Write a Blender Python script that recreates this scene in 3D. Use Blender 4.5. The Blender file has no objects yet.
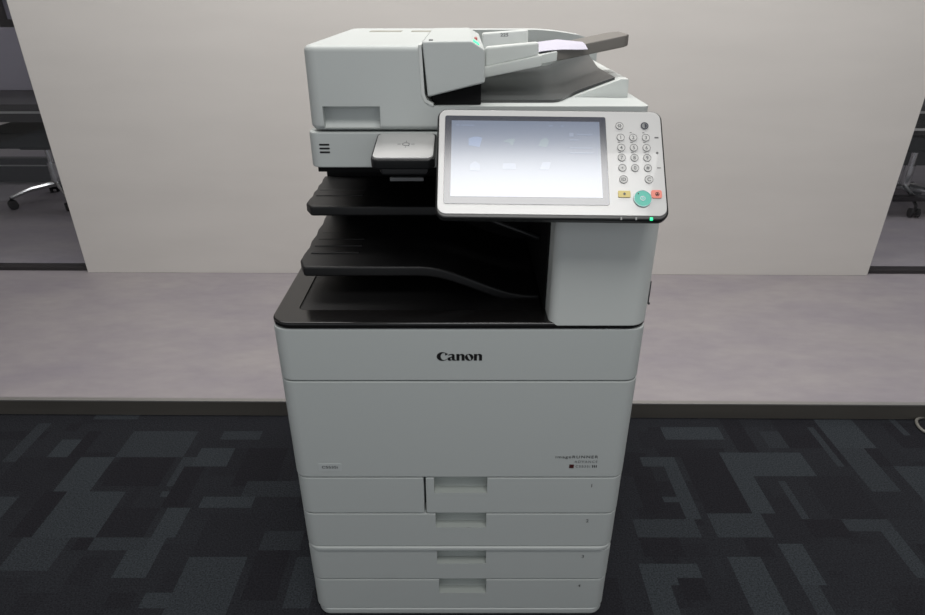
import bpy, bmesh, math, random
from mathutils import Vector, Matrix
R = math.radians
random.seed(4)
SC = bpy.context.scene
COL = SC.collection

# ------------------------------------------------------------------ camera, world, lamps, exposure
cam_d = bpy.data.cameras.new('camera')
cam = bpy.data.objects.new('camera', cam_d); COL.objects.link(cam)
cam.location = (0, 0, 1.22)
cam.rotation_euler = (R(90 - 27.1), 0, 0)
cam_d.sensor_width = 36.0
cam_d.lens = 620.0 / 925.0 * 36.0
cam_d.clip_start = 0.02
SC.camera = cam

world = bpy.data.worlds.new('room_light'); SC.world = world
world.use_nodes = True
bg = world.node_tree.nodes['Background']
bg.inputs[0].default_value = (0.92, 0.95, 1.0, 1)
bg.inputs[1].default_value = 0.49

def area(name, loc, sx, sy, power, color=(1, 1, 1), rot=(0, 0, 0)):
    l = bpy.data.lights.new(name, 'AREA'); l.shape = 'RECTANGLE'
    l.size = sx; l.size_y = sy; l.energy = power; l.color = color
    o = bpy.data.objects.new(name, l); COL.objects.link(o)
    o.location = loc; o.rotation_euler = rot
    return o
area('ceiling_lamp_front', (0.25, -0.07, 2.66), 1.15, 0.76, 24, (1.0, 0.99, 0.97))
area('ceiling_lamp_wall', (0.1, 1.75, 2.66), 3.6, 0.5, 54, (1.0, 0.98, 0.96))
area('ceiling_lamp_office', (1.2, 3.2, 2.66), 5.5, 0.5, 30, (0.98, 0.96, 1.0))
area('back_fill_light', (0.0, 5.2, 2.66), 7.0, 0.5, 22, (0.97, 0.96, 1.0))  # added unseen fill that brightens the far office floor

SC.view_settings.view_transform = 'Standard'
SC.view_settings.look = 'None'
SC.view_settings.gamma = 1.0
SC.view_settings.use_curve_mapping = False
SC.view_settings.exposure = 0.0

# ------------------------------------------------------------------ materials
def lin(c):
    return tuple(((v / 12.92) if v <= 0.04045 else ((v + 0.055) / 1.055) ** 2.4) for v in [x / 255.0 for x in c])
def mat(name, rgb, rough=0.5, metal=0.0, spec=0.5, emit=None, estr=0.0, noise=None, bump=None, coat=0.0):
    """rgb is sRGB 0-255; noise = (scale, amount); bump = (scale, strength, distance)"""
    m = bpy.data.materials.new(name); m.use_nodes = True
    nt = m.node_tree; b = nt.nodes['Principled BSDF']
    c = lin(rgb)
    b.inputs['Base Color'].default_value = (*c, 1)
    b.inputs['Roughness'].default_value = rough
    b.inputs['Metallic'].default_value = metal
    b.inputs['Specular IOR Level'].default_value = spec
    b.inputs['Coat Weight'].default_value = coat
    if emit:
        b.inputs['Emission Color'].default_value = (*lin(emit), 1)
        b.inputs['Emission Strength'].default_value = estr
    tc = nt.nodes.new('ShaderNodeTexCoord')
    if noise:
        n = nt.nodes.new('ShaderNodeTexNoise'); n.inputs['Scale'].default_value = noise[0]
        n.inputs['Detail'].default_value = 5
        mp = nt.nodes.new('ShaderNodeMapping')
        if len(noise) > 2: mp.inputs['Scale'].default_value = noise[2]
        nt.links.new(tc.outputs['Object'], mp.inputs[0]); nt.links.new(mp.outputs[0], n.inputs['Vector'])
        r = nt.nodes.new('ShaderNodeValToRGB')
        a = noise[1]
        r.color_ramp.elements[0].position = 0.3; r.color_ramp.elements[1].position = 0.7
        r.color_ramp.elements[0].color = (*[x * (1 - a) for x in c], 1)
        r.color_ramp.elements[1].color = (*[min(1, x * (1 + a)) for x in c], 1)
        nt.links.new(n.outputs['Fac'], r.inputs[0]); nt.links.new(r.outputs[0], b.inputs['Base Color'])
    if bump:
        n2 = nt.nodes.new('ShaderNodeTexNoise'); n2.inputs['Scale'].default_value = bump[0]
        nt.links.new(tc.outputs['Object'], n2.inputs['Vector'])
        bp = nt.nodes.new('ShaderNodeBump'); bp.inputs['Strength'].default_value = bump[1]
        bp.inputs['Distance'].default_value = bump[2]
        nt.links.new(n2.outputs['Fac'], bp.inputs['Height']); nt.links.new(bp.outputs[0], b.inputs['Normal'])
    return m

M = {}
M['shell'] = mat('copier_shell_plastic', (191, 196, 194), 0.48, bump=(900, 0.05, 0.0003))
M['shell_white_lit'] = mat('feeder_white_lit_pillar_plastic', (205, 209, 206), 0.45, bump=(900, 0.05, 0.0003))  # white feeder parts; on the pillar a lit copy of the body shell
M['gap'] = mat('dark_gap_plastic', (40, 42, 42), 0.7)
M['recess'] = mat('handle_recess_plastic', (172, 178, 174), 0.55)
M['gloss_black'] = mat('gloss_black_plastic', (22, 21, 21), 0.18, bump=(500, 0.04, 0.0003))
M['black'] = mat('matte_black_plastic', (12, 12, 13), 0.5, bump=(700, 0.06, 0.0004))
M['deep_black'] = mat('bay_black_plastic', (12, 12, 13), 0.7, spec=0.2)
M['rim'] = mat('panel_rim_plastic', (24, 25, 26), 0.35)
M['face'] = mat('panel_face_plastic', (192, 192, 191), 0.22, coat=0.3)
M['bezel'] = mat('screen_bezel_glass', (42, 46, 60), 0.16, spec=1.0)
M['key'] = mat('key_plastic', (194, 194, 192), 0.35)
M['keyring'] = mat('key_outline_ink', (92, 92, 92), 0.5)
M['ink'] = mat('black_print_ink', (14, 14, 15), 0.5)
M['ink_grey'] = mat('grey_print_ink', (92, 95, 96), 0.5)
M['maroon'] = mat('maroon_print_ink', (72, 26, 24), 0.5)
M['label'] = mat('grey_label_film', (196, 201, 200), 0.35)
M['green'] = mat('start_key_green', (62, 178, 158), 0.3)
M['yellow'] = mat('yellow_key_plastic', (206, 188, 110), 0.35)
M['red'] = mat('stop_key_red', (226, 128, 112), 0.35)
M['led'] = mat('green_led', (20, 200, 120), 0.3, emit=(40, 255, 170), estr=1.0)
M['ledred'] = mat('red_led', (190, 110, 105), 0.3)
M['ledoff'] = mat('unlit_led', (120, 122, 122), 0.3)
M['traygrey'] = mat('smoked_grey_plastic', (112, 108, 103), 0.4)
M['traydark'] = mat('dark_grey_plastic', (66, 68, 68), 0.3)
M['olive'] = mat('feeder_inner_grey', (150, 148, 138), 0.5)
M['paper'] = mat('white_paper', (196, 193, 206), 0.8, noise=(3, 0.02))
M['wall'] = mat('painted_wall', (212, 208, 203), 0.75, noise=(1.6, 0.03, (1, 1, 5)), bump=(60, 0.05, 0.002))
M['wallgrey'] = mat('grey_office_wall', (150, 146, 152), 0.7, noise=(2, 0.04))
M['walldark'] = mat('dark_office_panel', (44, 43, 43), 0.5, noise=(3, 0.05))
M['ceil'] = mat('ceiling_tiles', (206, 204, 200), 0.9, noise=(8, 0.02))
M['riser'] = mat('riser_vinyl', (84, 81, 76), 0.45, noise=(6, 0.12, (0.3, 1, 4)))
M['nosing'] = mat('aluminium_nosing', (150, 148, 145), 0.45, metal=0.5)
M['frame'] = mat('dark_bronze_frame', (46, 43, 44), 0.45)
M['mullion'] = mat('window_mullion', (60, 56, 58), 0.5)
M['sky_pane'] = mat('frosted_window_pane', (172, 170, 184), 0.35)
M['chairblack'] = mat('black_chair_fabric', (20, 20, 21), 0.8, bump=(400, 0.2, 0.001))
M['chrome'] = mat('chrome_metal', (205, 205, 205), 0.22, metal=1.0)
M['deskdark'] = mat('dark_desk_laminate', (62, 60, 62), 0.45, noise=(4, 0.08))
M['strip'] = mat('pale_edge_strip', (205, 203, 200), 0.4)
M['divider'] = mat('grey_divider_fabric', (172, 167, 178), 0.8, bump=(300, 0.15, 0.001))
M['cable'] = mat('grey_cable_rubber', (120, 118, 112), 0.5)
M['teal'] = mat('slate_armrest', (70, 84, 92), 0.5)

def concrete():
    m = mat('polished_concrete', (160, 154, 158), 0.5)
    nt = m.node_tree; b = nt.nodes['Principled BSDF']
    tc = nt.nodes.new('ShaderNodeTexCoord')
    mp = nt.nodes.new('ShaderNodeMapping'); mp.inputs['Scale'].default_value = (1.0, 2.2, 1)
    nt.links.new(tc.outputs['Object'], mp.inputs[0])
    n1 = nt.nodes.new('ShaderNodeTexNoise'); n1.inputs['Scale'].default_value = 2.4; n1.inputs['Detail'].default_value = 8
    n1.inputs['Roughness'].default_value = 0.65
    n2 = nt.nodes.new('ShaderNodeTexNoise'); n2.inputs['Scale'].default_value = 14; n2.inputs['Detail'].default_value = 6
    for n in (n1, n2): nt.links.new(mp.outputs[0], n.inputs['Vector'])
    r1 = nt.nodes.new('ShaderNodeValToRGB')
    r1.color_ramp.elements[0].position = 0.32; r1.color_ramp.elements[0].color = (*lin((146, 140, 146)), 1)
    r1.color_ramp.elements[1].position = 0.66; r1.color_ramp.elements[1].color = (*lin((160, 154, 155)), 1)
    nt.links.new(n1.outputs['Fac'], r1.inputs[0])
    r2 = nt.nodes.new('ShaderNodeValToRGB')
    r2.color_ramp.elements[0].position = 0.35; r2.color_ramp.elements[0].color = (0.94, 0.94, 0.945, 1)
    r2.color_ramp.elements[1].position = 0.62; r2.color_ramp.elements[1].color = (1, 1, 1, 1)
    nt.links.new(n2.outputs['Fac'], r2.inputs[0])
    mx = nt.nodes.new('ShaderNodeMix'); mx.data_type = 'RGBA'; mx.blend_type = 'MULTIPLY'
    mx.inputs[0].default_value = 1.0
    nt.links.new(r1.outputs[0], mx.inputs[6]); nt.links.new(r2.outputs[0], mx.inputs[7])
    nt.links.new(mx.outputs[2], b.inputs['Base Color'])
    return m
M['concrete'] = concrete()

def carpet_mat():
    m = mat('carpet_pile', (40, 42, 46), 0.95, spec=0.1)
    nt = m.node_tree; b = nt.nodes['Principled BSDF']
    at = nt.nodes.new('ShaderNodeAttribute'); at.attribute_name = 'tone'
    r = nt.nodes.new('ShaderNodeValToRGB')
    r.color_ramp.elements[0].color = (*lin((32, 32, 36)), 1)
    r.color_ramp.elements[1].color = (*lin((49, 53, 57)), 1)
    nt.links.new(at.outputs['Fac'], r.inputs[0])
    tc = nt.nodes.new('ShaderNodeTexCoord')
    n = nt.nodes.new('ShaderNodeTexNoise'); n.inputs['Scale'].default_value = 260; n.inputs['Detail'].default_value = 3
    nt.links.new(tc.outputs['Object'], n.inputs['Vector'])
    r2 = nt.nodes.new('ShaderNodeValToRGB')
    r2.color_ramp.elements[0].position = 0.3; r2.color_ramp.elements[0].color = (0.55, 0.55, 0.55, 1)
    r2.color_ramp.elements[1].position = 0.7; r2.color_ramp.elements[1].color = (1.45, 1.45, 1.45, 1)
    nt.links.new(n.outputs['Fac'], r2.inputs[0])
    mx = nt.nodes.new('ShaderNodeMix'); mx.data_type = 'RGBA'; mx.blend_type = 'MULTIPLY'; mx.inputs[0].default_value = 1.0
    nt.links.new(r.outputs[0], mx.inputs[6]); nt.links.new(r2.outputs[0], mx.inputs[7])
    nt.links.new(mx.outputs[2], b.inputs['Base Color'])
    bp = nt.nodes.new('ShaderNodeBump'); bp.inputs['Strength'].default_value = 0.5; bp.inputs['Distance'].default_value = 0.003
    nt.links.new(n.outputs['Fac'], bp.inputs['Height']); nt.links.new(bp.outputs[0], b.inputs['Normal'])
    return m
M['carpet'] = carpet_mat()

def glass_mat():
    m = bpy.data.materials.new('clear_glass'); m.use_nodes = True
    nt = m.node_tree; nt.nodes.clear()
    o = nt.nodes.new('ShaderNodeOutputMaterial'); mx = nt.nodes.new('ShaderNodeMixShader')
    t = nt.nodes.new('ShaderNodeBsdfTransparent'); t.inputs[0].default_value = (0.93, 0.94, 0.95, 1)
    g = nt.nodes.new('ShaderNodeBsdfGlossy'); g.inputs['Roughness'].default_value = 0.02
    mx.inputs[0].default_value = 0.02
    nt.links.new(t.outputs[0], mx.inputs[1]); nt.links.new(g.outputs[0], mx.inputs[2]); nt.links.new(mx.outputs[0], o.inputs[0])
    return m
M['glass'] = glass_mat()

# ------------------------------------------------------------------ mesh helpers
def add_prism(bm, pts, axis, a0, a1, bevel=0.0, seg=3, mi=0, ang=25):
    """extrude a 2-D outline: axis 'z' takes (x,y), 'y' takes (x,z), 'x' takes (y,z)"""
    def P(p, a):
        if axis == 'z': return (p[0], p[1], a)
        if axis == 'y': return (p[0], a, p[1])
        return (a, p[0], p[1])
    lo = [bm.verts.new(P(p, a0)) for p in pts]; hi = [bm.verts.new(P(p, a1)) for p in pts]
    n = len(pts); fs = [bm.faces.new(lo[::-1]), bm.faces.new(hi)]
    for i in range(n):
        fs.append(bm.faces.new((lo[i], lo[(i + 1) % n], hi[(i + 1) % n], hi[i])))
    for f in fs: f.material_index = mi
    bmesh.ops.recalc_face_normals(bm, faces=fs)
    if bevel > 0:
        es = set()
        for f in fs:
            for e in f.edges:
                if len(e.link_faces) == 2 and e.calc_face_angle(0) > R(ang): es.add(e)
        bmesh.ops.bevel(bm, geom=list(es), offset=bevel, segments=seg, profile=0.5, affect='EDGES', clamp_overlap=True)
def rect(x0, x1, y0, y1): return [(x0, y0), (x1, y0), (x1, y1), (x0, y1)]
def rrect(x0, x1, y0, y1, r, n=7):
    """rounded outline; r = one radius or four (x0y0, x1y0, x1y1, x0y1)"""
    rs = r if isinstance(r, (tuple, list)) else (r,) * 4
    out = []
    for (cx, cy, a0), q in zip(((x0, y0, 180), (x1, y0, 270), (x1, y1, 0), (x0, y1, 90)), rs):
        sx = 1 if cx == x0 else -1; sy = 1 if cy == y0 else -1
        if q <= 0: out.append((cx, cy)); continue
        ox, oy = cx + sx * q, cy + sy * q
        for k in range(n + 1):
            a = R(a0 + 90 * k / n); out.append((ox + q * math.cos(a), oy + q * math.sin(a)))
    return out
def add_box(bm, x0, x1, y0, y1, z0, z1, bevel=0.0, seg=3, mi=0):
    add_prism(bm, rect(x0, x1, y0, y1), 'z', z0, z1, bevel, seg, mi)
def add_tube(bm, pts, r, n=10, mi=0):
    rings = []
    pts = [Vector(p) for p in pts]
    up = Vector((0.123, 0.31, 0.94)).normalized()
    for i, p in enumerate(pts):
        d = (pts[min(i + 1, len(pts) - 1)] - pts[max(i - 1, 0)]).normalized()
        a = d.cross(up)
        if a.length < 1e-3: a = d.cross(Vector((1, 0, 0)))
        a.normalize(); b = d.cross(a)
        rr = r[i] if isinstance(r, (list, tuple)) else r
        rings.append([bm.verts.new(p + (a * math.cos(t) + b * math.sin(t)) * rr) for t in [2 * math.pi * k / n for k in range(n)]])
    fs = []
    for q0, q1 in zip(rings, rings[1:]):
        for k in range(n): fs.append(bm.faces.new((q0[k], q0[(k + 1) % n], q1[(k + 1) % n], q1[k])))
    fs.append(bm.faces.new(rings[0][::-1])); fs.append(bm.faces.new(rings[-1]))
    for f in fs: f.material_index = mi
    bmesh.ops.recalc_face_normals(bm, faces=fs)
def add_disc(bm, cx, cy, r0, r1, z0, z1, n=28, mi=0):
    """solid disc (r0 = 0) or flat ring, axis z"""
    o = [(cx + r1 * math.cos(2 * math.pi * k / n), cy + r1 * math.sin(2 * math.pi * k / n)) for k in range(n)]
    if r0 <= 0:
        add_prism(bm, o, 'z', z0, z1, 0, mi=mi); return
    i_ = [(cx + r0 * math.cos(2 * math.pi * k / n), cy + r0 * math.sin(2 * math.pi * k / n)) for k in range(n)]
    vs = [[bm.verts.new((p[0], p[1], z)) for p in q] for q, z in ((o, z0), (o, z1), (i_, z1), (i_, z0))]
    fs = []
    for a, b in ((0, 1), (1, 2), (2, 3), (3, 0)):
        for k in range(n): fs.append(bm.faces.new((vs[a][k], vs[a][(k + 1) % n], vs[b][(k + 1) % n], vs[b][k])))
    for f in fs: f.material_index = mi
    bmesh.ops.recalc_face_normals(bm, faces=fs)

def set_parent(o, parent):
    if parent is None: return
    o.parent = parent
    if parent.type == 'EMPTY': o.matrix_parent_inverse = parent.matrix_basis.inverted()
def link(name, me, mats, parent=None, smooth=True, label=None):
    for m_ in (mats if isinstance(mats, (list, tuple)) else [mats]): me.materials.append(M[m_])
    if smooth:
        for p in me.polygons: p.use_smooth = True
        me.set_sharp_from_angle(angle=R(38))
    o = bpy.data.objects.new(name, me); COL.objects.link(o)
    set_parent(o, parent)
    if label: o['label'] = label
    return o
def obj(name, bm, mats, parent=None, smooth=True, label=None):
    me = bpy.data.meshes.new(name); bm.to_mesh(me); bm.free()
    return link(name, me, mats, parent, smooth, label)
def box(name, x0, x1, y0, y1, z0, z1, m, parent=None, bevel=0.0, seg=3, label=None):
    bm = bmesh.new(); add_box(bm, x0, x1, y0, y1, z0, z1, bevel, seg); return obj(name, bm, m, parent, label=label)
def prism(name, pts, axis, a0, a1, m, parent=None, bevel=0.0, seg=3, label=None):
    bm = bmesh.new(); add_prism(bm, pts, axis, a0, a1, bevel, seg); return obj(name, bm, m, parent, label=label)
def cut(o, bms, slot=None):
    """boolean-subtract closed bmeshes from o; cut faces keep the cutter's material slot"""
    for b in bms:
        me = bpy.data.meshes.new('cutter'); b.to_mesh(me); b.free()
        for ms in o.data.materials: me.materials.append(ms)
        c = bpy.data.objects.new('cutter', me); COL.objects.link(c)
        md = o.modifiers.new('cut', 'BOOLEAN'); md.operation = 'DIFFERENCE'; md.object = c; md.solver = 'EXACT'
        bpy.context.view_layer.update()
        dg = bpy.context.evaluated_depsgraph_get()
        new = bpy.data.meshes.new_from_object(o.evaluated_get(dg))
        o.modifiers.clear(); old = o.data; o.data = new
        bpy.data.objects.remove(c); bpy.data.meshes.remove(me)
    for p in o.data.polygons: p.use_smooth = True
    o.data.set_sharp_from_angle(angle=R(38))
def curve_mesh(cd):
    o = bpy.data.objects.new('tmp', cd); COL.objects.link(o)
    bpy.context.view_layer.update()
    me = bpy.data.meshes.new_from_object(o.evaluated_get(bpy.context.evaluated_depsgraph_get()))
    bpy.data.objects.remove(o); return me
def text_mesh(s, width=None, height=None, thick=0.0, bold=0.0, spacing=1.0):
    """text lying in xy, centred on the origin, scaled to a width or a height"""
    cd = bpy.data.curves.new('text', 'FONT'); cd.body = s; cd.size = 1.0
    cd.offset = bold; cd.space_character = spacing; cd.resolution_u = 3
    me = curve_mesh(cd)
    xs = [v.co.x for v in me.vertices]; ys = [v.co.y for v in me.vertices]
    w, h = max(xs) - min(xs), max(ys) - min(ys)
    sx = width / w if width else height / h
    sy = height / h if height else sx
    cx, cy = (max(xs) + min(xs)) / 2, (max(ys) + min(ys)) / 2
    for v in me.vertices: v.co = ((v.co.x - cx) * sx, (v.co.y - cy) * sy, thick)
    return me
def transform(me, mtx):
    me.transform(mtx); return me
def facing(x, y, z):      # text plane -> upright plane facing -Y
    return Matrix.Translation((x, y, z)) @ Matrix.Rotation(R(90), 4, 'X')
def thing(name, label, cat, loc, group=None):
    o = bpy.data.objects.new(name, None); COL.objects.link(o)
    o.location = loc; o.empty_display_size = 0.1
    o['label'] = label; o['category'] = cat
    if group: o['group'] = group
    return o
def tag(o, label, cat, group=None):
    o['label'] = label; o['category'] = cat
    if group: o['group'] = group
    return o
def struct(o):
    o['kind'] = 'structure'; return o

# ------------------------------------------------------------------ setting
K = -0.0095            # the room is turned a touch against the camera
def turn(o, y):
    """shear-free: turn a setting piece about (0, y)"""
    o.matrix_world = Matrix.Translation((0, y, 0)) @ Matrix.Rotation(math.atan(K), 4, 'Z') @ Matrix.Translation((0, -y, 0))
    return o
EDGE = 1.618           # carpet meets the raised concrete floor
WALL = 2.614
# carpet: one mesh of cells, each with a tone of the woven block pattern
rects = [(-1.23,1.43,-1.17,1.51,1.0),(-1.11,1.29,-1.03,1.43,1.0),(-1.07,1.12,-0.93,1.29,.95),(-1.02,1.43,-0.81,1.55,0.8),(-0.78,1.38,-0.69,1.47,1.0),(-0.83,1.3,-0.78,1.43,0.8),(-0.83,1.26,-0.79,1.29,1.0),(-0.71,1.22,-0.56,1.27,1.0),(-0.78,1.12,-0.72,1.22,1.0),(-0.83,1.01,-0.75,1.12,1.0),(-0.73,0.92,-0.67,0.97,1.0),(-0.66,0.9,-0.53,1.06,0.9),(-1.1,1.03,-0.98,1.12,0.8),(-0.92,1.08,-0.79,1.12,0.8),(-1.01,1.3,-0.85,1.43,0.0),(-1.14,1.12,-1.08,1.29,0.0),(-0.96,1.08,-0.93,1.12,0.0),(-0.80,1.22,-0.74,1.38,0.0),(-0.93,1.12,-0.8,1.22,0.05),(-0.64,1.3,-0.52,1.47,0.0),(-0.51,0.93,-0.42,1.08,0.0),(-0.41,0.92,-0.35,1.06,0.8),(-0.6,1.26,-0.43,1.33,0.6),(-1.3,1.17,-1.2,1.26,0.9),(-0.52,1.09,-0.41,1.14,0.6),(-1.34,1.41,-1.31,1.59,0.7),(-0.74,1.51,-0.62,1.55,0.8),(-1.19,1.6,-1.05,1.64,0.8),(-1.17,1.43,-1.13,1.54,0.0),(-1.3,1.28,-1.2,1.43,0.1),(-1.1,0.9,-1.0,1.01,0.2),(-0.66,1.07,-0.5,1.2,.15),
(0.62,1.51,0.79,1.57,1.0),(0.52,1.37,0.61,1.43,1.0),(0.58,1.18,0.62,1.39,0.9),(0.76,1.34,1.0,1.44,1.0),(0.76,1.2,0.81,1.36,1.0),(0.88,1.19,0.905,1.33,0.8),(1.13,1.47,1.23,1.6,1.0),(1.35,1.53,1.39,1.6,0.9),(1.12,1.28,1.19,1.47,0.8),(1.24,1.25,1.36,1.39,0.9),(0.53,1.24,0.6,1.27,0.9),(0.43,1.12,0.6,1.19,0.8),(0.64,1.13,0.77,1.2,0.9),(0.99,1.14,1.11,1.19,0.8),(0.42,0.99,0.57,1.05,1.0),(0.41,0.91,0.48,0.99,1.0),(0.63,0.88,0.71,1.06,1.0),(0.77,0.99,0.83,1.11,1.0),(0.77,0.9,0.81,0.99,0.8),(1.07,1.01,1.10,1.14,0.9),(0.81,1.45,0.88,1.6,0.0),(0.99,1.46,1.09,1.52,0.0),(0.48,1.2,0.55,1.35,0.0),(0.63,1.2,0.76,1.43,0.0),(0.96,1.19,1.1,1.34,0.1),(1.09,1.39,1.11,1.56,0.8),(0.51,0.93,0.56,1.01,0.0),(0.92,1.46,0.985,1.54,0.6),(0.87,1.13,0.98,1.19,0.0),(0.43,1.06,0.55,1.12,0.0)]
rnd = random.Random(11)
blocks = []
for k in range(420):
    w = rnd.choice((0.05, 0.08, 0.12, 0.17)); h = rnd.choice((0.04, 0.08, 0.13, 0.17))
    bx = round(rnd.uniform(-2.2, 2.2) / 0.025) * 0.025; by = round(rnd.uniform(0.2, 1.7) / 0.025) * 0.025
    blocks.append((bx, by, bx + w, by + h, rnd.choice((0.05, 0.12, 0.2, 0.3))))
def tone(x, y):
    t = 0.22
    for b in blocks:
        if b[0] <= x < b[2] and b[1] <= y < b[3]: t = b[4]
    for b in rects:
        if b[0] <= x < b[2] and b[1] <= y < b[3]: t = b[4]
    return t
bm = bmesh.new()
fx = [-3.0, -2.2] + [-2.2 + 0.02 * i for i in range(1, 221)] + [3.0]
fy = [-1.5, 0.2] + [0.2 + 0.02 * i for i in range(1, 71)] + [EDGE + 0.03]
gv = [[bm.verts.new((x, y, 0)) for x in fx] for y in fy]
tones = []
for j in range(len(fy) - 1):
    for i in range(len(fx) - 1):
        bm.faces.new((gv[j][i], gv[j][i + 1], gv[j + 1][i + 1], gv[j + 1][i]))
        tones.append(tone((fx[i] + fx[i + 1]) / 2, (fy[j] + fy[j + 1]) / 2))
floor = obj('floor', bm, 'carpet', smooth=False)
ca = floor.data.attributes.new('tone', 'FLOAT', 'FACE')
ca.data.foreach_set('value', tones)
struct(floor); floor['label'] = 'dark charcoal carpet with woven rectangular block pattern'

slab = turn(box('floor_platform', -4.2, 4.2, EDGE + 0.004, 6.4, -0.05, 0.056, 'concrete'), EDGE); slab.name = 'floor_concrete'
struct(slab); slab['label'] = 'raised polished concrete floor behind the copier'
t = turn(box('trim_1', -4.2, 4.2, EDGE - 0.004, EDGE + 0.012, 0.0, 0.052, 'riser'), EDGE); struct(t)
t['label'] = 'dark grey vinyl riser between carpet and concrete floor'
t = turn(box('trim_2', -4.2, 4.2, EDGE - 0.006, EDGE + 0.010, 0.052, 0.0575, 'nosing', bevel=0.001), EDGE); struct(t)
t['label'] = 'thin pale nosing strip along the top of the riser'
w = turn(box('wall_middle', -1.735, 1.855, WALL, WALL + 0.09, 0.056, 2.7, 'wall', bevel=0.002), WALL); struct(w)
w['label'] = 'plain off-white wall panel behind the copier'
# glazing on both sides of the wall panel
def glazing(n, x0, x1, posts):
    bm = bmesh.new()
    add_box(bm, x0, x1, WALL + 0.02, WALL + 0.07, 0.056, 0.074, 0.002)
    add_box(bm, x0, x1, WALL + 0.02, WALL + 0.07, 2.6, 2.69, 0.002)
    for p in posts: add_box(bm, p - 0.02, p + 0.02, WALL + 0.022, WALL + 0.068, 0.08, 2.6, 0.002)
    f = turn(obj('window_%d' % n, bm, 'frame'), WALL); struct(f)
    g = box('glass', x0, x1, WALL + 0.042, WALL + 0.050, 0.08, 2.6, 'glass', f)
    g['label'] = 'clear glass pane'
    return f
f = glazing(1, -4.15, -1.737, (-2.235, -3.2)); f['label'] = 'glass partition with dark bottom rail left of the wall panel'
f = glazing(2, 1.858, 4.15, (3.2,)); f['label'] = 'glass partition with dark bottom rail right of the wall panel'
# office shell
w = struct(box('wall_back', -4.2, 4.2, 6.1, 6.2, 0.05, 2.7, 'wallgrey')); w['label'] = 'grey office wall far behind the glass'
w = struct(box('wall_left', -4.3, -4.2, -1.5, 6.2, 0.0, 2.7, 'wall'))
w = struct(box('wall_right', 4.2, 4.3, -1.5, 6.2, 0.0, 2.7, 'wall'))
w = struct(box('ceiling', -4.3, 4.3, -1.5, 6.2, 2.7, 2.76, 'ceil'))
# window band in the far wall
bm = bmesh.new()
add_box(bm, -4.1, -1.2, 6.03, 6.10, 0.93, 0.99, 0.003); add_box(bm, -4.1, -1.2, 6.03, 6.10, 1.16, 1.2, 0.003); add_box(bm, -4.1, -1.2, 6.03, 6.10, 1.9, 1.96, 0.003)
for x in (-4.08, -3.86, -3.62, -3.2, -2.8, -2.4, -2.0, -1.6, -1.22): add_box(bm, x - 0.04, x + 0.04, 6.035, 6.095, 0.95, 1.93, 0.003)
f = struct(obj('window_3', bm, 'mullion')); f['label'] = 'dark framed office window on the far wall'
g = box('glass', -4.06, -1.24, 6.07, 6.09, 0.96, 1.93, 'sky_pane', f)

# ------------------------------------------------------------------ the copier
XL, XR, F, BK = -0.3215, 0.3100, 0.9055, 1.585
cop = thing('multifunction_copier', 'large pale grey office copier with tilted touch screen panel and four paper drawers', 'copier', (-0.005, 1.25, 0))

def front_shell(name, z0, z1, inset=0.0, depth=0.0335, bevel=0.0028, xl=None, xr=None, rl=0.026, rr=0.026, m='shell', parent=cop):
    a = (XL + inset) if xl is None else xl; b = (XR - inset) if xr is None else xr
    return prism(name, rrect(a, b, F + inset * 0.3, F + depth, (rl, rr, 0, 0)), 'z', z0, z1, m, parent, bevel, 2)

# inner chassis (dark in the gaps, pale on the flanks)
prism('side_panel', rrect(XL + 0.001, XR - 0.001, F + 0.0365, BK, (0.002, 0.002, 0.006, 0.006), 3), 'z', 0.02, 0.715, 'shell', cop, 0.003, 2)
prism('chassis', rrect(XL + 0.004, XR - 0.004, F + 0.034, F + 0.06, (0.004, 0.004, 0, 0)), 'z', 0.012, 0.715, 'gap', cop)
# foot skirt and the two cassette blocks
prism('base_skirt', rrect(XL + 0.004, XR - 0.002, F, BK, (0.03, 0.03, 0.006, 0.006)), 'z', 0.0005, 0.0185, 'shell', cop, 0.004, 3)
prism('cassette_unit_lip', rrect(XL + 0.001, XR - 0.001, F - 0.003, BK, (0.032, 0.032, 0.006, 0.006)), 'z', 0.1975, 0.2080, 'shell', cop, 0.003, 3)

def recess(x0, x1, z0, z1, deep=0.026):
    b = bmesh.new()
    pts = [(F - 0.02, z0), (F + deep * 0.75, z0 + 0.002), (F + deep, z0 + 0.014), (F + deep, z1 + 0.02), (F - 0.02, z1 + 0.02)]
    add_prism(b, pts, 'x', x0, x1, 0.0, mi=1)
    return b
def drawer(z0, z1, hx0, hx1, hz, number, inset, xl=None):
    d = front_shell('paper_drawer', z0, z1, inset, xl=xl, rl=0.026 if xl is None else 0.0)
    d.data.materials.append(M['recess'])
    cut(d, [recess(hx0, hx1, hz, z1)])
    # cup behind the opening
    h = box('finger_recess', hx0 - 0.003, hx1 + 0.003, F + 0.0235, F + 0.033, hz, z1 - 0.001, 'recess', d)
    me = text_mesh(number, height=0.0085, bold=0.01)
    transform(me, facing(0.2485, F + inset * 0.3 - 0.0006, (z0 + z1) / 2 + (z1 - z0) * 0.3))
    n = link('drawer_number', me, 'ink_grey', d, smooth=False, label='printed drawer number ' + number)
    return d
drawer(0.2995, 0.3905, -0.0545, 0.0476, 0.3515, '1', 0.0005, xl=-0.071)
front_shell('front_side_cover', 0.2995, 0.3905, 0.001, xr=-0.0745, rr=0.0)
drawer(0.2090, 0.2975, -0.0535, 0.0472, 0.2595, '2', 0.001)
drawer(0.1110, 0.1965, -0.0524, 0.0485, 0.1565, '3', 0.001)
drawer(0.0200, 0.1090, -0.0500, 0.0505, 0.0665, '4', 0.0015)
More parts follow.
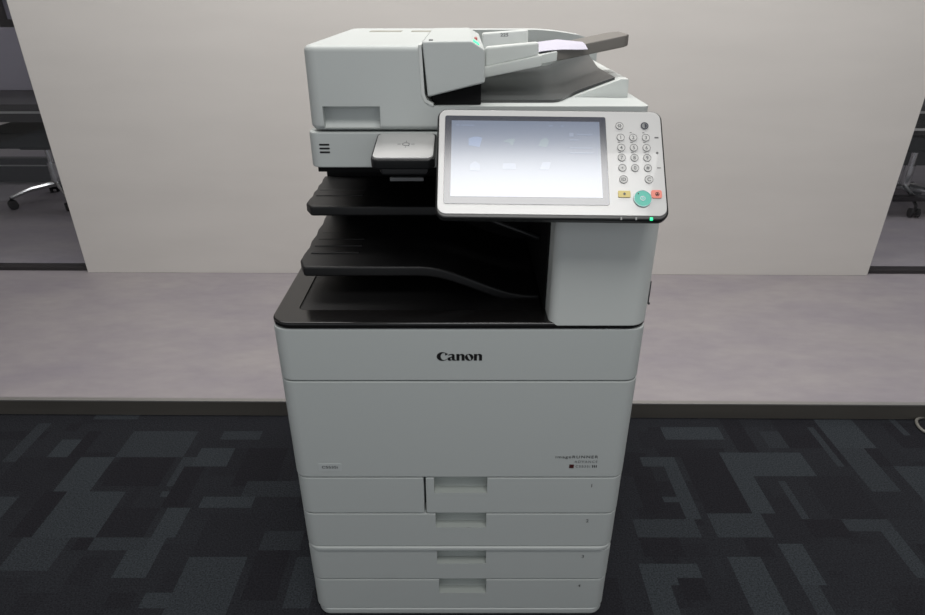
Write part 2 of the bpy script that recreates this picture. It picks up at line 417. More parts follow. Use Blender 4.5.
# front door with model lettering
door = front_shell('front_door', 0.3925, 0.6105)
def put_text(name, s, x, z, parent, m, width=None, height=None, bold=0.0, sp=1.0, y=F - 0.0007, label=None):
    me = text_mesh(s, width, height, 0, bold, sp); transform(me, facing(x, y, z))
    return link(name, me, m, parent, smooth=False, label=label)
put_text('model_lettering', 'imageRUNNER', 0.2140, 0.4420, door, 'ink', width=0.0795, height=0.0085, bold=0.0, sp=1.25)
put_text('model_lettering', 'ADVANCE', 0.2320, 0.4315, door, 'ink_grey', width=0.0430, height=0.0055, sp=1.4)
put_text('model_lettering', 'C5535i', 0.2270, 0.4202, door, 'ink_grey', width=0.0270, height=0.0056, sp=1.3)
put_text('model_lettering', 'III', 0.2490, 0.4202, door, 'ink', width=0.0085, height=0.0060, bold=0.02, sp=1.1)
prism('colour_square', rect(0.2015, 0.2100, 0.4162, 0.4242), 'y', F - 0.0008, F + 0.001, 'maroon', door, label='small maroon square')
lab = prism('model_label', rrect(-0.2715, -0.2285, 0.4085, 0.4265, 0.001, 2), 'y', F - 0.0006, F + 0.001, 'label', door, label='small clear sticker with model code')
me = text_mesh('C5535i', width=0.0300, height=0.0065, bold=0.01); transform(me, facing(-0.2505, F - 0.0012, 0.4185))
link('model_lettering', me, 'ink_grey', door, smooth=False)
# upper front cover with the maker's lettering
top = front_shell('upper_front_cover', 0.6125, 0.7160, bevel=0.003)
def brand_mesh():
    cd = bpy.data.curves.new('brand', 'CURVE'); cd.dimensions = '2D'; cd.fill_mode = 'BOTH'
    def sp(pts):
        s = cd.splines.new('POLY'); s.points.add(len(pts) - 1); s.use_cyclic_u = True
        for p, q in zip(s.points, pts): p.co = (q[0], q[1], 0, 1)
    def arc(cx, cy, rx, ry, a0, a1, n=18):
        return [(cx + rx * math.cos(R(a0 + (a1 - a0) * k / n)), cy + ry * math.sin(R(a0 + (a1 - a0) * k / n))) for k in range(n + 1)]
    # C : a crescent, heavy on the left, with a hooked beak at the upper right
    o = arc(0.56, 0.5, 0.56, 0.53, 42, 318, 30)
    i_ = arc(0.70, 0.5, 0.32, 0.44, 312, 60, 26)
    sp(o + [(1.03, 0.16)] + i_ + [(0.80, 0.74), (0.86, 0.62), (1.12, 0.80)])
    # a
    x = 1.06
    sp([(x + 0.05, 0.62), (x + 0.12, 0.74)] + arc(x + 0.42, 0.62, 0.26, 0.20, 120, 0, 10) + [(x + 0.68, 0.14), (x + 0.82, 0.06), (x + 0.82, 0.0), (x + 0.52, 0.0), (x + 0.44, 0.09)] + arc(x + 0.22, 0.2, 0.24, 0.21, 300, 110, 14) + [(x + 0.42, 0.47), (x + 0.42, 0.62)] + arc(x + 0.33, 0.62, 0.08, 0.09, 20, 160, 6))
    sp(arc(x + 0.34, 0.22, 0.075, 0.13, 80, 280, 10) + [(x + 0.42, 0.14), (x + 0.42, 0.34)])
    # n o n
    def n_(x):
        sp([(x, 0.80), (x + 0.27, 0.80), (x + 0.27, 0.70)] + arc(x + 0.52, 0.56, 0.27, 0.26, 120, 0, 12) + [(x + 0.79, 0.0), (x + 0.50, 0.0), (x + 0.50, 0.56)] + arc(x + 0.42, 0.56, 0.08, 0.12, 0, 130, 6) + [(x + 0.29, 0.6), (x + 0.29, 0.0), (x, 0.0)])
    n_(1.92)
    ox = 3.16
    sp(arc(ox, 0.4, 0.41, 0.42, 0, 360, 32)[:-1]); sp([(ox + 0.13 * math.cos(t) - 0.12 * math.sin(t), 0.4 + 0.36 * math.sin(t)) for t in [2 * math.pi * k / 28 for k in range(28)]])
    n_(3.62)
    me = curve_mesh(cd)
    xs = [v.co.x for v in me.vertices]; w = max(xs) - min(xs); s = 0.0775 / w; c = (max(xs) + min(xs)) / 2
    for v in me.vertices: v.co = ((v.co.x - c) * s, (v.co.y - 0.45) * s * 0.93, 0)
    return me
link('brand_lettering', transform(brand_mesh(), facing(-0.0053, F - 0.0008, 0.6622)), 'ink', top, smooth=False, label='bold black serif maker name')

# glossy black top plate with its lip and recessed tray floor
plate = prism('top_plate', rrect(XL - 0.0015, XR + 0.0015, F - 0.0015, BK, (0.036, 0.036, 0.01, 0.01)), 'z', 0.7165, 0.7285, 'gloss_black', cop, 0.004, 3)
b = bmesh.new(); add_prism(b, rrect(-0.284, 0.138, 0.951, 1.30, 0.012), 'z', 0.7245, 0.76)
cut(plate, [b])
prism('receiving_tray', rrect(-0.2835, 0.1375, 0.9515, 1.299, 0.0115), 'z', 0.7235, 0.7258, 'black', plate)

# rear output bay block behind the trays
box('bay_housing', -0.285, 0.30, 1.285, BK - 0.01, 0.728, 0.9545, 'deep_black', cop, 0.004)
box('bay_roof', -0.245, 0.15, 1.045, 1.29, 0.945, 0.956, 'deep_black', cop)
# output trays
def tray(zf, yf, right, name='output_tray'):
    n = 26; bm = bmesh.new(); topv = []; x0, x1 = (-0.2925 if right else -0.290), 0.139
    rows = 9
    def prof(x):
        if not right: return 0.0
        s = min(1, max(0, (x + 0.075) / 0.20)); s = s * s * (3 - 2 * s)
        return -0.056 * s
    for j in range(rows + 1):
        y = yf + (1.286 - yf) * j / rows
        rz = 0.002 * abs(math.sin(j * math.pi)) + 0.004 * j / rows
        ser = 0.0025 * (j % 2) if 1 < j < rows else 0.0
        row = []
        for i in range(n + 1):
            x = x0 + (x1 - x0) * i / n
            xx = x + (ser if i == 0 else 0)
            if i == 0 and j == 0: xx += 0.012
            row.append((xx, y, zf + prof(x) + rz))
        topv.append(row)
    T = [[bm.verts.new(p) for p in r_] for r_ in topv]
    B = [[bm.verts.new((p[0], p[1], p[2] - 0.019)) for p in r_] for r_ in topv]
    for j in range(rows):
        for i in range(n):
            bm.faces.new((T[j][i], T[j][i + 1], T[j + 1][i + 1], T[j + 1][i]))
            bm.faces.new((B[j][i], B[j + 1][i], B[j + 1][i + 1], B[j][i + 1]))
    for i in range(n):
        bm.faces.new((B[0][i], B[0][i + 1], T[0][i + 1], T[0][i])); bm.faces.new((T[rows][i], T[rows][i + 1], B[rows][i + 1], B[rows][i]))
    for j in range(rows):
        bm.faces.new((B[j + 1][0], B[j][0], T[j][0], T[j + 1][0])); bm.faces.new((B[j][n], B[j + 1][n], T[j + 1][n], T[j][n]))
    bmesh.ops.recalc_face_normals(bm, faces=bm.faces[:])
    es = [e for e in bm.edges if e.calc_face_angle(0) > R(50)]
    bmesh.ops.bevel(bm, geom=es, offset=0.004, segments=3, profile=0.5, affect='EDGES', clamp_overlap=True)
    o = obj(name, bm, 'black', cop)
    rb = bmesh.new()       # raised ribs on the left flank of the tray
    for k in range(5):
        y = yf + 0.06 + 0.035 * k
        if y > 1.265: break
        add_box(rb, -0.280, -0.19, y, y + 0.012, zf + 0.0003, zf + 0.0028, 0.0012, 2)
    obj('tray_ribs', rb, 'black', o)
    return o
tray(0.869, 1.091, False)
tray(0.787, 1.003, True)
# lever seen in the bay
bm = bmesh.new(); add_tube(bm, [(0.040, 1.05, 0.8655), (0.060, 1.05, 0.853), (0.10, 1.05, 0.838), (0.138, 1.05, 0.8235)], 0.0055)
obj('bay_lever', bm, 'rim', cop, label='dark grey slanted lever')

# right-hand pillar under the panel
prism('right_pillar', rrect(0.1435, 0.3110, F - 0.0022, 1.29, (0.016, 0.034, 0.004, 0.004)), 'z', 0.7215, 0.9290, 'shell_white_lit', cop, 0.004, 3)  # same shell as the body; paler colour stands in for stronger light here
prism('pillar_liner', rect(0.140, 0.145, 0.955, 1.286), 'z', 0.729, 0.93, 'deep_black', cop)
bm = bmesh.new(); add_tube(bm, [(0.3116, 0.936, 0.7905), (0.3116, 0.935, 0.775), (0.3116, 0.934, 0.752), (0.3150, 0.934, 0.7495)], 0.0024, 8)
obj('side_catch', bm, 'traydark', cop, label='thin dark catch on the right flank')

# scanner unit and document feeder
A = 1.03
SL, SR, SB = -0.2495, 0.300, 1.52
scan = prism('scanner_unit', rrect(SL - 0.004, SR, A, SB, (0.018, 0.018, 0.02, 0.02)), 'z', 0.9555, 1.0135, 'shell', cop, 0.003, 2)
for k in range(3):
    z = 0.9815 + 0.0062 * k
    prism('vent_slot', rrect(-0.2358, -0.2190, z - 0.0014, z + 0.0014, 0.0010, 3), 'y', A - 0.0006, A + 0.003, 'ink', scan)
# document feeder: tall left block, low platen cover to the right, back wall falling to the right
fb = bmesh.new()
add_prism(fb, rrect(SL + 0.0010, SR, A, SB, (0.022, 0.012, 0.10, 0.03)), 'z', 1.0165, 1.1445, 0.009, 4)
feeder = obj('document_feeder', fb, ['shell', 'shell'], cop)
b = bmesh.new(); add_prism(b, [(A - 0.02, 1.0200), (A + 0.012, 1.0200), (A + 0.020, 1.030), (A + 0.020, 1.0545), (A - 0.02, 1.0545)], 'x', -0.2245, -0.1325)
b2 = bmesh.new(); add_prism(b2, [(-0.0675, 1.25), (-0.0650, 1.0720), (-0.0600, 1.0610), (-0.0480, 1.0545), (0.45, 1.0545), (0.45, 1.25)], 'y', 0.9, 1.455)
b3 = bmesh.new(); add_prism(b3, [(0.14, 1.1460), (0.20, 1.1415), (0.25, 1.1345), (0.285, 1.1240), (0.45, 1.10), (0.45, 1.25), (0.14, 1.25)], 'y', 1.40, 1.60)
cut(feeder, [b, b2, b3])
prism('feeder_edge_trim', [(-0.0682, 1.1455), (-0.0630, 1.1455), (-0.0600, 1.0730), (-0.0560, 1.0640), (-0.0460, 1.0585), (-0.0460, 1.0545), (-0.0490, 1.0550), (-0.0605, 1.0612), (-0.0656, 1.0722)], 'y', A - 0.0015, A + 0.05, 'shell_white_lit', feeder, 0.0008, 2, label='pale edge trim between feeder halves')
# vents printed on top of the feeder
for x0, x1 in ((-0.19, -0.125), (-0.105, -0.05)):
    box('top_groove', x0, x1, 1.38, 1.42, 1.1443, 1.1450, 'olive', feeder)
# feeder cover box (right half of the pick-up head)
cov = prism('feeder_cover', [(-0.0620, 1.1505), (0.0135, 1.1515), (0.0345, 1.1390), (0.0350, 1.0905), (-0.0550, 1.0690)], 'y', A - 0.004, 1.40, 'shell', cop, 0.003, 3)
prism('status_light', [(0.0170, 1.1507), (0.0265, 1.1450), (0.0245, 1.1422), (0.0150, 1.1479)], 'y', A + 0.004, A + 0.045, 'led', cov, 0.0008, 2, label='glowing green status light')
box('status_light', 0.0200, 0.0250, A + 0.10, A + 0.12, 1.1440, 1.1495, 'ledred', cov, 0.001, label='reddish status light')
box('cover_latch', -0.0520, -0.0460, A + 0.01, A + 0.02, 1.1505, 1.1520, 'ink_grey', cov)
# dark throat below the cover, with output sheet tray
box('feeder_throat', -0.050, 0.030, A + 0.012, 1.44, 1.0550, 1.089, 'deep_black', cop, 0.002)
def sm(t): t = min(1, max(0, t)); return t * t * (3 - 2 * t)
def wz(x): return max(0.0, (x - 0.185) * 0.34)
def closed_sheet(T_, thick, name, m, parent=None, label=None):
    """solid sheet from a grid of top points"""
    bm = bmesh.new(); ny = len(T_) - 1; nx = len(T_[0]) - 1
    T = [[bm.verts.new(p) for p in r_] for r_ in T_]
    B = [[bm.verts.new((p[0], p[1], p[2] - thick)) for p in r_] for r_ in T_]
    for j in range(ny):
        for i in range(nx):
            bm.faces.new((T[j][i], T[j][i + 1], T[j + 1][i + 1], T[j + 1][i])); bm.faces.new((B[j][i], B[j + 1][i], B[j + 1][i + 1], B[j][i + 1]))
    for i in range(nx):
        bm.faces.new((B[0][i], B[0][i + 1], T[0][i + 1], T[0][i])); bm.faces.new((T[ny][i], T[ny][i + 1], B[ny][i + 1], B[ny][i]))
    for j in range(ny):
        bm.faces.new((B[j + 1][0], B[j][0], T[j][0], T[j + 1][0])); bm.faces.new((B[j][nx], B[j + 1][nx], T[j + 1][nx], T[j][nx]))
    bmesh.ops.recalc_face_normals(bm, faces=bm.faces[:])
    return obj(name, bm, m, parent, label=label)
rows = []
for j in range(15):
    v = j / 14; r_ = []
    for i in range(31):
        u = i / 30; x = -0.048 + 0.312 * u
        y0 = 1.066 + 0.072 * sm((x - 0.15) / 0.05)
        y = y0 + (1.44 - y0) * v
        z = 1.0590 + wz(x) + 0.012 * sm((x - 0.06) / 0.18) * sm((v - 0.45) / 0.4) + 0.006 * sm((v - 0.75) / 0.2)
        r_.append((x, y, z))
    rows.append(r_)
closed_sheet(rows, 0.004, 'ejected_sheet_tray', 'traydark', cop, 'dark grey curved tray under the document tray')
prism('platen_end_wedge', [(0.187, 1.0535), (0.287, 1.0535), (0.2855, 1.0845), (0.272, 1.0845)], 'y', 1.125, 1.45, 'shell_white_lit', cop, 0.0015, 2, label='white wedge at the right end of the platen cover')

# document tray (sloping up to the right), guides, sheet of paper on it
def slope(x, z0): return z0 + (x - 0.0394) * 0.197
def tray_piece(name, x0, x1, y0, y1, d0, d1, m, parent, bevel=0.003, label=None):
    pts = [(x0, slope(x0, d0)), (x1, slope(x1, d0)), (x1, slope(x1, d1)), (x0, slope(x0, d1))]
    return prism(name, pts, 'y', y0, y1, m, parent, bevel, 2, label)
dt = tray_piece('document_tray', 0.030, 0.1650, 1.160, 1.40, 1.0850, 1.1010, 'shell_white_lit', cop, 0.002)
def ext():
    o = rrect(0.155, 0.291, 1.170, 1.320, 0.0)
    o = [(0.155, 1.170), (0.283, 1.170), (0.291, 1.180), (0.291, 1.255), (0.275, 1.280), (0.155, 1.280)]
    bm = bmesh.new(); lo = [bm.verts.new((x, y, slope(x, 1.0835))) for x, y in o]; hi = [bm.verts.new((x, y, slope(x, 1.1030))) for x, y in o]
    n = len(o); bm.faces.new(lo[::-1]); bm.faces.new(hi)
    for i in range(n): bm.faces.new((lo[i], lo[(i + 1) % n], hi[(i + 1) % n], hi[i]))
    bmesh.ops.recalc_face_normals(bm, faces=bm.faces[:])
    bmesh.ops.bevel(bm, geom=bm.edges[:], offset=0.003, segments=2, profile=0.5, affect='EDGES', clamp_overlap=True)
    return obj('tray_extension', bm, 'traygrey', dt, label='smoked grey tray extension')
ext()
tray_piece('tray_front_beam', 0.0365, 0.1360, 1.135, 1.168, 1.0845, 1.1030, 'shell_white_lit', dt, 0.003)
prism('document_guide', [(0.0385, 1.1000), (0.1310, 1.1190), (0.1300, 1.1420), (0.0385, 1.1340)], 'y', 1.142, 1.160, 'shell_white_lit', dt, 0.005, 3)
g2 = prism('document_guide', [(0.0400, 1.1000), (0.1340, 1.1190), (0.1330, 1.1490), (0.0400, 1.1425)], 'y', 1.372, 1.395, 'shell_white_lit', dt, 0.004, 3)
me = text_mesh('225', width=0.016, height=0.0065, bold=0.01); transform(me, facing(0.085, 1.3714, 1.1395))
link('size_mark', me, 'ink_grey', g2, smooth=False)
rows = []
for j in range(13):
    v = j / 12; r_ = []
    for i in range(19):
        u = i / 18
        x = 0.045 + 0.171 * u - 0.030 * v * u; y = 1.196 - 0.042 * u + (1.345 - 1.196 + 0.042 * u * 0.4) * v
        z = slope(x, 1.1055) + 0.003 * math.sin(u * 3.1) * v
        if u > 0.45: z -= 0.0105 * max(0, (1.180 - y) / 0.026) ** 1.4 * sm((u - 0.45) / 0.5)
        r_.append((x, y, z))
    rows.append(r_)
ps = closed_sheet(rows, 0.0009, 'paper_sheet', 'paper')
tag(ps, 'white paper sheet with a drooping corner lying on the document tray', 'paper')

# card reader shelf at the front left of the scanner (tilts slightly towards the user)
CM = Matrix.Translation((-0.0905, 1.030, 1.0125)) @ Matrix.Rotation(R(9.5), 4, 'X')
def crd(name, bm, m, parent, label=None):
    bm.transform(CM); return obj(name, bm, m, parent, label=label)
bm = bmesh.new(); add_prism(bm, rrect(-0.0485, 0.0490, -0.1045, 0.002, (0.012, 0.012, 0.008, 0.008)), 'z', -0.0175, -0.001, 0.003, 3)
cr = crd('card_reader', bm, 'rim', cop)
bm = bmesh.new(); add_prism(bm, rrect(-0.0455, 0.0460, -0.1015, -0.004, 0.010), 'z', -0.002, 0.0012, 0.0010, 2)
crd('reader_pad', bm, 'face', cr, label='pale reader pad')
prism('reader_bracket', [(-0.134, 0.985), (-0.046, 0.985), (-0.054, 0.962), (-0.126, 0.962)], 'y', 0.955, 1.06, 'rim', cr, 0.004, 2)
box('reader_strip', -0.1190, -0.0640, 1.0, 1.006, 0.9410, 0.9470, 'ledoff', cr, 0.0005, 2, label='narrow grey strip')
bm = bmesh.new()
add_disc(bm, 0, 0, 0.0050, 0.0060, 0, 0.0004, 20)
for a in (0, 90, 180, 270):
    c_, s_ = math.cos(R(a)), math.sin(R(a))
    add_prism(bm, [(0.0085 * c_ - 0.0004 * s_, 0.0085 * s_ + 0.0004 * c_), (0.0085 * c_ + 0.0004 * s_, 0.0085 * s_ - 0.0004 * c_), (0.0135 * c_ + 0.0004 * s_, 0.0135 * s_ - 0.0004 * c_), (0.0135 * c_ - 0.0004 * s_, 0.0135 * s_ + 0.0004 * c_)], 'z', 0, 0.0004)
add_box(bm, 0.004, 0.0055, -0.007, -0.003, 0, 0.0004)
bm.transform(Matrix.Translation((0.002, -0.050, 0.0011)))
crd('reader_symbol', bm, 'ink_grey', cr)

# ------------------------------------------------------------------ control panel
PC = Vector((0.1287, 0.900, 0.9979)); TH = 0.7264; RL = -0.0125
vv = Vector((0, math.sin(TH), math.cos(TH))); uu = Vector((1, 0, 0))
u_ = uu * math.cos(RL) + vv * math.sin(RL); v_ = -uu * math.sin(RL) + vv * math.cos(RL); n_ = u_.cross(v_)
PM = Matrix(((u_.x, v_.x, n_.x, PC.x), (u_.y, v_.y, n_.y, PC.y), (u_.z, v_.z, n_.z, PC.z), (0, 0, 0, 1)))
def pan(name, bm, mats, parent, smooth=True, label=None):
    bm.transform(PM); return obj(name, bm, mats, parent, smooth, label)
def pprism(name, pts, z0, z1, m, parent, bevel=0.0, label=None):
    bm = bmesh.new(); add_prism(bm, pts, 'z', z0, z1, bevel, 2); return pan(name, bm, m, parent, label=label)
def ptext(name, s, x, y, z, parent, m, height=None, width=None, bold=0.0):
    me = text_mesh(s, width, height, z, bold); me.transform(PM @ Matrix.Translation((x, y, 0)))
    return me
bm = bmesh.new()
add_prism(bm, rrect(-0.1668, 0.1668, -0.0895, 0.0858, 0.015), 'z', -0.015, -0.0012, 0.003, 3)
panel = pan('control_panel', bm, 'rim', cop)
pprism('panel_face', rrect(-0.1640, 0.1640, -0.0832, 0.0832, 0.0125), -0.002, 0.0, 'face', panel, 0.0008)
scr = pprism('touch_screen', rrect(-0.1552, 0.0824, -0.0680, 0.0735, 0.003), -0.001, 0.0006, 'bezel', panel, 0.0003)
# arm that carries the panel
bm = bmesh.new(); add_box(bm, -0.03, 0.155, -0.030, 0.062, -0.075, -0.0145, 0.006); pan('panel_arm', bm, 'rim', cop)

def screen_mat():
    m = mat('backlit_screen', (40, 46, 60), 0.17)
    b = m.node_tree.nodes['Principled BSDF']
    b.inputs['Emission Color'].default_value = (*lin((108, 122, 146)), 1); b.inputs['Emission Strength'].default_value = 0.62
    b.inputs['IOR'].default_value = 1.62
    b.inputs['Specular IOR Level'].default_value = 1.0
    return m
M['screen'] = screen_mat()
M['icon_blue'] = mat('icon_blue', (40, 46, 60), 0.17, spec=1.0, emit=(122, 145, 184), estr=0.66)
M['icon_white'] = mat('icon_white', (40, 46, 60), 0.17, spec=1.0, emit=(128, 142, 168), estr=0.66)
M['icon_green'] = mat('icon_green', (40, 46, 60), 0.17, spec=1.0, emit=(118, 140, 152), estr=0.66)
M['icon_grey'] = mat('icon_grey', (40, 46, 60), 0.17, spec=1.0, emit=(120, 135, 161), estr=0.66)
for n_i in ('icon_blue', 'icon_white', 'icon_green', 'icon_grey'):
    M[n_i].node_tree.nodes['Principled BSDF'].inputs['IOR'].default_value = 1.62
bm = bmesh.new()
add_prism(bm, rect(-0.1455, 0.0729, -0.0567, 0.0652), 'z', 0.0004, 0.0009)
def icon(c, pts, mi): add_prism(bm, [(c[0] + p[0], c[1] + p[1]) for p in pts], 'z', 0.0008, 0.0011, mi=mi)
fold = [(-0.010, -0.006), (0.006, -0.009), (0.010, 0.006), (0.004, 0.008), (-0.002, 0.008), (-0.010, 0.005)]
icon((-0.1101, 0.0306), fold, 1)
icon((-0.0617, 0.0312), [(-0.009, 0), (0.0, -0.002), (0.006, -0.007), (0.010, 0.005), (0.0, 0.004)], 3)
icon((-0.0101, 0.0305), [(-0.008, -0.006), (0.004, -0.008), (0.008, 0.002), (0.004, 0.008), (-0.004, 0.004)], 3)
icon((-0.1105, -0.0100), [(-0.007, -0.006), (0.007, -0.006), (0.007, 0.004), (0, 0.009), (-0.007, 0.004)], 2)
icon((-0.0608, -0.0080), [(-0.010, -0.005), (0.010, -0.005), (0.009, 0.004), (-0.009, 0.004)], 2)
icon((-0.0089, -0.0074), [(-0.008, -0.006), (0.005, -0.006), (0.009, 0.006), (-0.003, 0.006)], 2)
icon((0.0310, 0.0434), [(-0.003, -0.003), (0.003, -0.003), (0.003, 0.003), (-0.003, 0.003)], 2)
for x0, x1, y in ((0.040, 0.062, 0.0438), (0.028, 0.042, 0.035), (-0.1385, -0.1340, 0.0575), (-0.131, -0.112, 0.0572), (-0.002, 0.004, 0.0575), (0.016, 0.020, 0.0575), (0.028, 0.062, 0.022), (0.028, 0.062, 0.014)):
    add_prism(bm, rect(x0, x1, y - 0.0011, y + 0.0011), 'z', 0.0008, 0.0011, mi=4)
pan('lit_display', bm, ['screen', 'icon_blue', 'icon_white', 'icon_green', 'icon_grey'], panel, smooth=False, label='lit blue grey display with icons')

def key(name, x, y, r, glyph, label=None, mats=('key', 'keyring', 'ink_grey'), ring=True, gh=0.0048):
    bm = bmesh.new(); add_disc(bm, x, y, 0, r, -0.0005, 0.0009)
    if ring: add_disc(bm, x, y, r - 0.0007, r, 0.0008, 0.0011, mi=1)
    bm.transform(PM)
    if glyph:
        g = text_mesh(glyph, height=gh, bold=0.012, thick=0.00115); g.transform(PM @ Matrix.Translation((x, y, 0)))
        n0 = len(bm.faces); bm.from_mesh(g); bm.faces.ensure_lookup_table()
        for f in bm.faces[n0:]: f.material_index = 2
        bpy.data.meshes.remove(g)
    return obj(name, bm, list(mats), panel, smooth=False, label=label)
KX = (0.1033, 0.1217, 0.1403)
for row, y in (('123', 0.0402), ('456', 0.0236), ('789', 0.0074), ('*0#', -0.0089)):
    for x, gph in zip(KX, row):
        key('number_key', x, y, 0.0058, gph, 'keypad key ' + gph, gh=0.003 if gph == '*' else 0.0056)
key('settings_key', 0.1025, 0.0591, 0.0058, None)
bm = bmesh.new(); add_disc(bm, 0.1025, 0.0591, 0.0012, 0.0020, 0.0008, 0.0012)
for k in range(6):
    a = R(60 * k); add_disc(bm, 0.1025 + 0.0027 * math.cos(a), 0.0591 + 0.0027 * math.sin(a), 0, 0.0006, 0.0008, 0.0012, 8)
pan('settings_symbol', bm, 'ink_grey', panel, smooth=False)
bm = bmesh.new(); add_disc(bm, 0.1396, 0.0596, 0, 0.0058, -0.0005, 0.0009, mi=0)
add_disc(bm, 0.1396, 0.0596, 0.0042, 0.0058, 0.0008, 0.0011, mi=1)
add_prism(bm, [(0.1396 + 0.0034 * math.cos(R(a)), 0.0596 + 0.0034 * math.sin(R(a))) for a in range(-90, 91, 15)], 'z', 0.0008, 0.0012, mi=1)
pan('energy_saver_key', bm, ['ledoff', 'bezel'], panel, smooth=False, label='dark round energy saver key')
key('id_key', 0.1041, -0.0272, 0.0062, 'ID', gh=0.0050)
key('clear_key', 0.1408, -0.0268, 0.0062, 'C', gh=0.0058)
bm = bmesh.new(); add_prism(bm, rrect(0.0950, 0.1128, -0.0554, -0.0450, 0.0015), 'z', -0.0005, 0.0014, 0.0004, 2)
add_prism(bm, [(0.1018, -0.0502), (0.1040, -0.0478), (0.1062, -0.0502), (0.1040, -0.0526)], 'z', 0.0013, 0.0017, mi=1)
pan('counter_key', bm, ['yellow', 'ink_grey'], panel, label='small yellow key')
bm = bmesh.new(); add_prism(bm, rrect(0.1425, 0.1578, -0.0562, -0.0435, 0.003), 'z', -0.0005, 0.0014, 0.0004, 2)
add_disc(bm, 0.1510, -0.0500, 0.0022, 0.0030, 0.0013, 0.0017, mi=1); add_prism(bm, [(0.1487, -0.0515), (0.1510, -0.0478), (0.1533, -0.0515)], 'z', 0.0013, 0.0017, mi=1)
pan('stop_key', bm, ['red', 'maroon'], panel, label='red stop key')
bm = bmesh.new(); add_disc(bm, 0.1297, -0.0571, 0, 0.0128, -0.0005, 0.0020, 36)
add_disc(bm, 0.1297, -0.0571, 0.0122, 0.0128, 0.0018, 0.0024, 36, mi=1)
add_disc(bm, 0.1297, -0.0571, 0.0030, 0.0037, 0.0019, 0.0023, 20, mi=1); add_prism(bm, rect(0.1293, 0.1301, -0.0600, -0.0542), 'z', 0.0019, 0.0023, mi=1)
add_disc(bm, 0.1238, -0.0500, 0, 0.0010, 0.0019, 0.0023, 10, mi=2)
pan('start_key', bm, ['green', 'icon_green', 'ink'], panel, smooth=False, label='round green start key')
# small printing beside the keypad and status lights on the lower rim
def caption(pts): pprism('key_caption', pts, -0.0004, 0.0002, 'keyring', panel)
caption(rect(0.1532, 0.1590, 0.0395, 0.0419))
caption([(0.1556 + 0.0018 * math.cos(R(a)), 0.0159 + 0.0018 * math.sin(R(a))) for a in range(0, 360, 30)])
caption(rect(0.1540, 0.1592, -0.0088, -0.0074))
for y in (0.0480, 0.0320, 0.0155):
    for x in KX:
        if y > 0.04 and x < 0.11: continue
        caption(rect(x - 0.0045, x - 0.0015 + 0.001 * (y < 0.04), y, y + 0.0010))
for x, m_, l_ in ((0.1409, 'led', 'glowing green power light'), (0.0982, 'ledoff', None), (0.1193, 'ledoff', None)):
    pprism('indicator_light', rect(x - (0.0022 if m_ == 'led' else 0.0012), x + (0.0022 if m_ == 'led' else 0.0012), -0.0893, -0.0850), -0.003, -0.0006, m_, panel, 0.0004, label=l_)

# ------------------------------------------------------------------ office furniture behind the glass
FZ = 0.056
def office_chair(loc, rot, label, back_dir, legs):
    c = thing('office_chair', label, 'chair', (loc[0], loc[1], FZ), 'office chairs behind the glass')
    x, y = loc
    bm = bmesh.new(); add_prism(bm, rrect(x - 0.25, x + 0.25, y - 0.24, y + 0.24, 0.07), 'z', FZ + 0.37, FZ + 0.46, 0.02, 3); obj('seat', bm, 'chairblack', c)
    s = back_dir
    bm = bmesh.new()
    pts = [(y + s * 0.22, FZ + 0.40), (y + s * 0.25, FZ + 0.40), (y + s * 0.30, FZ + 0.62), (y + s * 0.33, FZ + 0.88), (y + s * 0.295, FZ + 0.88), (y + s * 0.265, FZ + 0.62)]
    add_prism(bm, pts, 'x', x - 0.22, x + 0.22, 0.012, 3); obj('backrest', bm, 'chairblack', c)
    for q in (-1, 1):
        bm = bmesh.new(); add_tube(bm, [(x + q * 0.23, y - 0.12, FZ + 0.42), (x + q * 0.28, y - 0.12, FZ + 0.50), (x + q * 0.28, y - 0.14, FZ + 0.555), (x + q * 0.28, y + 0.14, FZ + 0.56)], 0.016); obj('armrest', bm, 'teal', c)
    bm = bmesh.new(); add_tube(bm, [(x, y, FZ + 0.10), (x, y, FZ + 0.24)], 0.028, 14); add_tube(bm, [(x, y, FZ + 0.23), (x, y, FZ + 0.36)], 0.018, 14)
    obj('gas_lift', bm, 'chrome', c)
    bm = bmesh.new(); add_box(bm, x - 0.1, x + 0.1, y - 0.1, y + 0.1, FZ + 0.335, FZ + 0.372, 0.008); obj('tilt_mechanism', bm, 'chairblack', c)
    bm = bmesh.new()
    for k in range(legs):
        a = R(rot + 360 / legs * k); d = Vector((math.cos(a), math.sin(a), 0))
        add_tube(bm, [Vector((x, y, FZ + 0.115)), Vector((x, y, FZ + 0.10)) + d * 0.15, Vector((x, y, FZ + 0.068)) + d * 0.255], [0.020, 0.014, 0.010], 8)
    st = obj('star_base', bm, 'chrome', c)
    for k in range(legs):
        a = R(rot + 360 / legs * k); d = Vector((math.cos(a), math.sin(a), 0)); e = Vector((-d.y, d.x, 0)); p = Vector((x, y, FZ + 0.027)) + d * 0.255
        bm = bmesh.new()
        for q in (-1, 1): add_tube(bm, [p + e * q * 0.010, p + e * q * 0.026], 0.026, 16)
        add_tube(bm, [p + e * -0.012 + Vector((0, 0, 0.0)), p + e * 0.012], 0.010, 8); add_tube(bm, [p, p + Vector((0, 0, 0.045))], 0.008, 8)
        obj('caster', bm, 'chairblack', c)
    return c
office_chair((-2.48, 3.73), -140, 'black office chair on casters seen through the glass left of the wall panel', 1, 4)
office_chair((2.66, 3.66), -106, 'black office chair on chrome star base seen through the glass right of the wall panel', 1, 5)

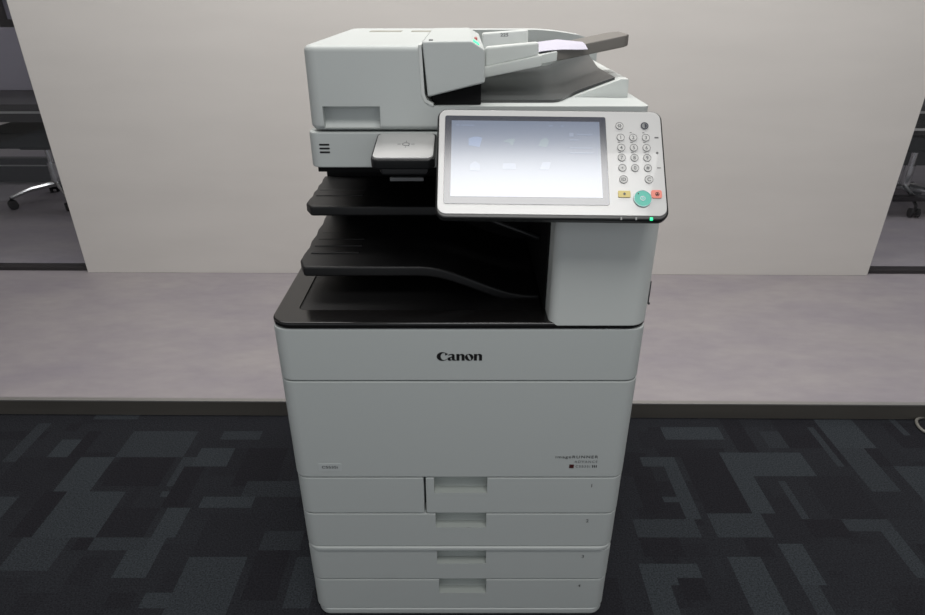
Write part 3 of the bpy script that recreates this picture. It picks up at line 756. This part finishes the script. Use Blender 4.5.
def desk(x0, x1, label, right):
    d = thing('office_desk', label, 'desk', ((x0 + x1) / 2, 3.75, FZ))
    yf = 3.36
    box('desktop', x0, x1, yf, 3.90, 0.655, 0.690, 'deskdark', d, 0.003)
    box('edge_strip', x0 + 0.01, x1 - 0.01, yf + 0.02, yf + 0.03, 0.640, 0.6545, 'strip', d, 0.001, label='pale strip under the desktop edge')
    for x in (x0 + 0.05, x1 - 0.11):
        box('leg', x, x + 0.06, 3.83, 3.89, FZ, 0.656, 'frame', d, 0.003); box('leg', x, x + 0.06, yf + 0.06, yf + 0.12, FZ, 0.656, 'frame', d, 0.003)
    if not right:
        box('apron', x0 + 0.05, x1 - 0.05, yf + 0.05, yf + 0.07, 0.590, 0.656, 'deskdark', d, 0.002)
    else:
        box('stretcher', x0 + 0.06, x1 - 0.06, yf + 0.05, yf + 0.09, 0.150, 0.180, 'frame', d, 0.003)
        box('apron', x0 + 0.05, x1 - 0.05, yf + 0.05, yf + 0.07, 0.52, 0.656, 'walldark', d, 0.002)
        box('edge_strip', x0 + 0.05, x1 - 0.05, yf + 0.035, yf + 0.0495, 0.548, 0.560, 'strip', d, 0.001)
    return d
desk(-3.75, -1.55, 'dark office desk seen through the glass left of the wall panel', False)
desk(1.95, 3.85, 'black office desk with pale edge strip seen through the glass right of the wall panel', True)
dv = box('desk_divider', -2.78, -1.62, 3.865, 3.895, 0.6905, 1.03, 'divider', None, 0.004)
tag(dv, 'upright grey divider screen standing on the desk left of the wall panel', 'divider')
pl = box('floor_plinth', -3.7, -1.5, 4.16, 4.22, FZ, 0.215, 'deskdark', None, 0.003)
tag(pl, 'low dark plinth board on the floor behind the chair left of the wall panel', 'plinth')
box('plinth_strip', -3.7, -1.5, 4.150, 4.1605, 0.165, 0.172, 'strip', pl, 0.001, label='thin pale strip')
cb = box('storage_cabinet', 1.75, 3.9, 4.6, 5.05, FZ, 1.5, 'walldark', None, 0.004)
cb.name = 'storage_cabinet'
tag(cb, 'tall dark cabinet behind the desk right of the wall panel', 'cabinet')

# cable on the carpet at the far right
bm = bmesh.new()
pts = []
ctl = [(2.2, 1.585, .006), (1.70, 1.58, .006), (1.52, 1.605, .006), (1.452, 1.597, .006), (1.427, 1.560, .006), (1.434, 1.520, .006), (1.49, 1.47, .006), (1.62, 1.44, .006), (1.8, 1.50, .006), (2.2, 1.45, .006)]
for i in range(len(ctl) - 1):
    p0, p1, p2, p3 = [Vector(ctl[max(0, min(len(ctl) - 1, i + k))]) for k in (-1, 0, 1, 2)]
    for s in range(8):
        t = s / 8; pts.append(0.5 * (2 * p1 + (p2 - p0) * t + (2 * p0 - 5 * p1 + 4 * p2 - p3) * t * t + (3 * p1 - p0 - 3 * p2 + p3) * t ** 3))
pts.append(Vector(ctl[-1]))
add_tube(bm, pts, 0.0045, 10)
tag(obj('power_cable', bm, 'cable'), 'pale grey cable looping over the carpet by the platform edge', 'cable')

# face-weighted normals keep the big flat faces of bevelled parts flat
for o in COL.objects:
    if o.type == 'MESH' and o.data.polygons and o.data.polygons[0].use_smooth:
        wn = o.modifiers.new('weighted_normals', 'WEIGHTED_NORMAL'); wn.keep_sharp = True; wn.weight = 80; wn.mode = 'FACE_AREA'
